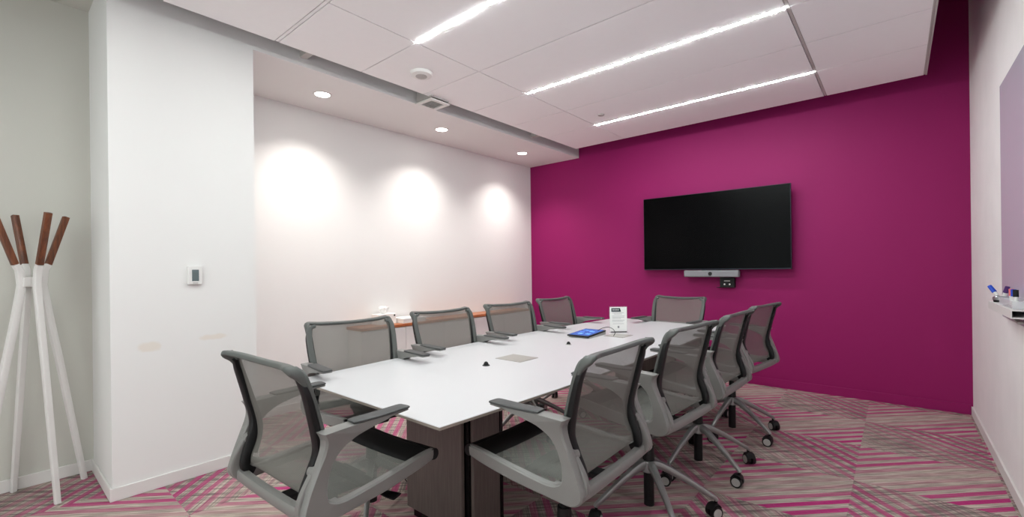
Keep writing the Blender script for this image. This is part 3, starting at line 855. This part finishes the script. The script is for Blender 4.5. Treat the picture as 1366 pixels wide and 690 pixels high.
# ---------------------------------------------------------------- whiteboard and marker shelf on the right wall
t = thing('whiteboard', 'glossy whiteboard with a painted-in lilac wall reflection on the right-hand wall', 'whiteboard', (XR, 0, 0), 0)
bm = bmesh.new(); box(bm, -0.016, -0.001, 0.6, 3.76, 0.955, 2.265)
finish(bm, 'frame', BOARDE, t, smooth=False, bevel=0.002)
bm = bmesh.new(); box(bm, -0.018, -0.0155, 0.606, 3.754, 0.961, 2.259)
finish(bm, 'writing_surface', BOARD, t, smooth=False)
t = thing('marker_shelf', 'small white shelf for markers on the right wall beside the whiteboard', 'shelf', (XR, 0, 1.025), 0)
bm = bmesh.new(); box(bm, -0.085, -0.0195, 2.95, 3.60, -0.014, -0.008); box(bm, -0.089, -0.085, 2.95, 3.60, -0.014, 0.026)
box(bm, -0.085, -0.0195, 3.596, 3.60, -0.014, 0.026)
box(bm, -0.085, -0.0195, 2.95, 3.596, 0.020, 0.026)
finish(bm, 'tray', TRIMW, t, smooth=False, bevel=0.001)
bm = bmesh.new()
sweep(bm, [(-0.035, 3.4, -0.018, 0.01, 0.02), (-0.035, 3.25, -0.040, 0.01, 0.02), (-0.035, 3.1, -0.046, 0.01, 0.03)], (1, 0, 0), 3, n=8)
finish(bm, 'bracket', GPLAST, t)
SH = 1.025 + 0.0265
t = thing('eraser_puck', 'round silver puck holding up markers on the marker shelf', 'marker holder', (0.415, 3.50, SH), 0)
bm = bmesh.new(); cyl(bm, (0, 0, 0), (0, 0, 0.012), 0.026, 0.028, n=28, mi=1); cyl(bm, (0, 0, 0.012), (0, 0, 0.026), 0.030, 0.030, n=28); cyl(bm, (0, 0, 0.026), (0, 0, 0.032), 0.030, 0.024, n=28)
finish(bm, 'body', [SILVER, BLACK], t)
for (dx, dy, m, lb, tx, ty) in ((-0.010, 0.013, BLUE, 'blue marker standing in the silver puck', -0.014, 0.014), (0.012, -0.012, PURPLE, 'purple marker standing in the silver puck', 0.006, -0.006)):
    t = thing('marker', lb, 'marker', (0.415 + dx, 3.50 + dy, SH + 0.0325), 0, 'markers on the right wall shelf')
    a = Vector((0, 0, 0)); b = Vector((tx * .6, ty * .6, 0.018)); c = Vector((tx * 1.9, ty * 1.9, 0.052))
    bm = bmesh.new(); cyl(bm, a, b, 0.0085, n=16); finish(bm, 'barrel', WPLAST, t)
    bm = bmesh.new(); cyl(bm, b, c, 0.0105, 0.0095, n=16); finish(bm, 'cap', m, t, bevel=0.002)
bm = bmesh.new(); n = 32
box(bm, -0.028, 0.028, -0.17, 0.17, 0.0, 0.003)
for s in (-1, 1): box(bm, -0.028, 0.028, s * 0.17 - 0.0015, s * 0.17 + 0.0015, 0.003, 0.036)
for s in (-1, 1): box(bm, s * 0.028 - 0.0015, s * 0.028 + 0.0015, -0.1685, 0.1685, 0.003, 0.036)
o = finish(bm, 'marker_bin', glass_material('frosted_clear_plastic', (0.92, 0.93, 0.95, 1), 0.3, 0.2), smooth=False)
o.location = (0.418, 3.15, SH); tag(o, 'clear plastic bin of markers on the marker shelf at the picture edge', 'bin')
for k, (m, nm) in enumerate(((CORAL, 'coral-capped'), (BLUE, 'blue-capped'), (BLACK, 'black-capped'))):
    t = thing('marker', nm + ' marker leaning in the clear bin', 'marker', (0.418, 3.21 - 0.05 * k, SH + 0.0035), 0, 'markers on the right wall shelf')
    bm = bmesh.new(); cyl(bm, (0, 0, 0.0), (0, 0.004, 0.045), 0.0085, n=14); finish(bm, 'barrel', WPLAST, t)
    bm = bmesh.new(); cyl(bm, (0, 0.004, 0.045), (0, 0.008, 0.078), 0.010, n=14); finish(bm, 'cap', m, t)
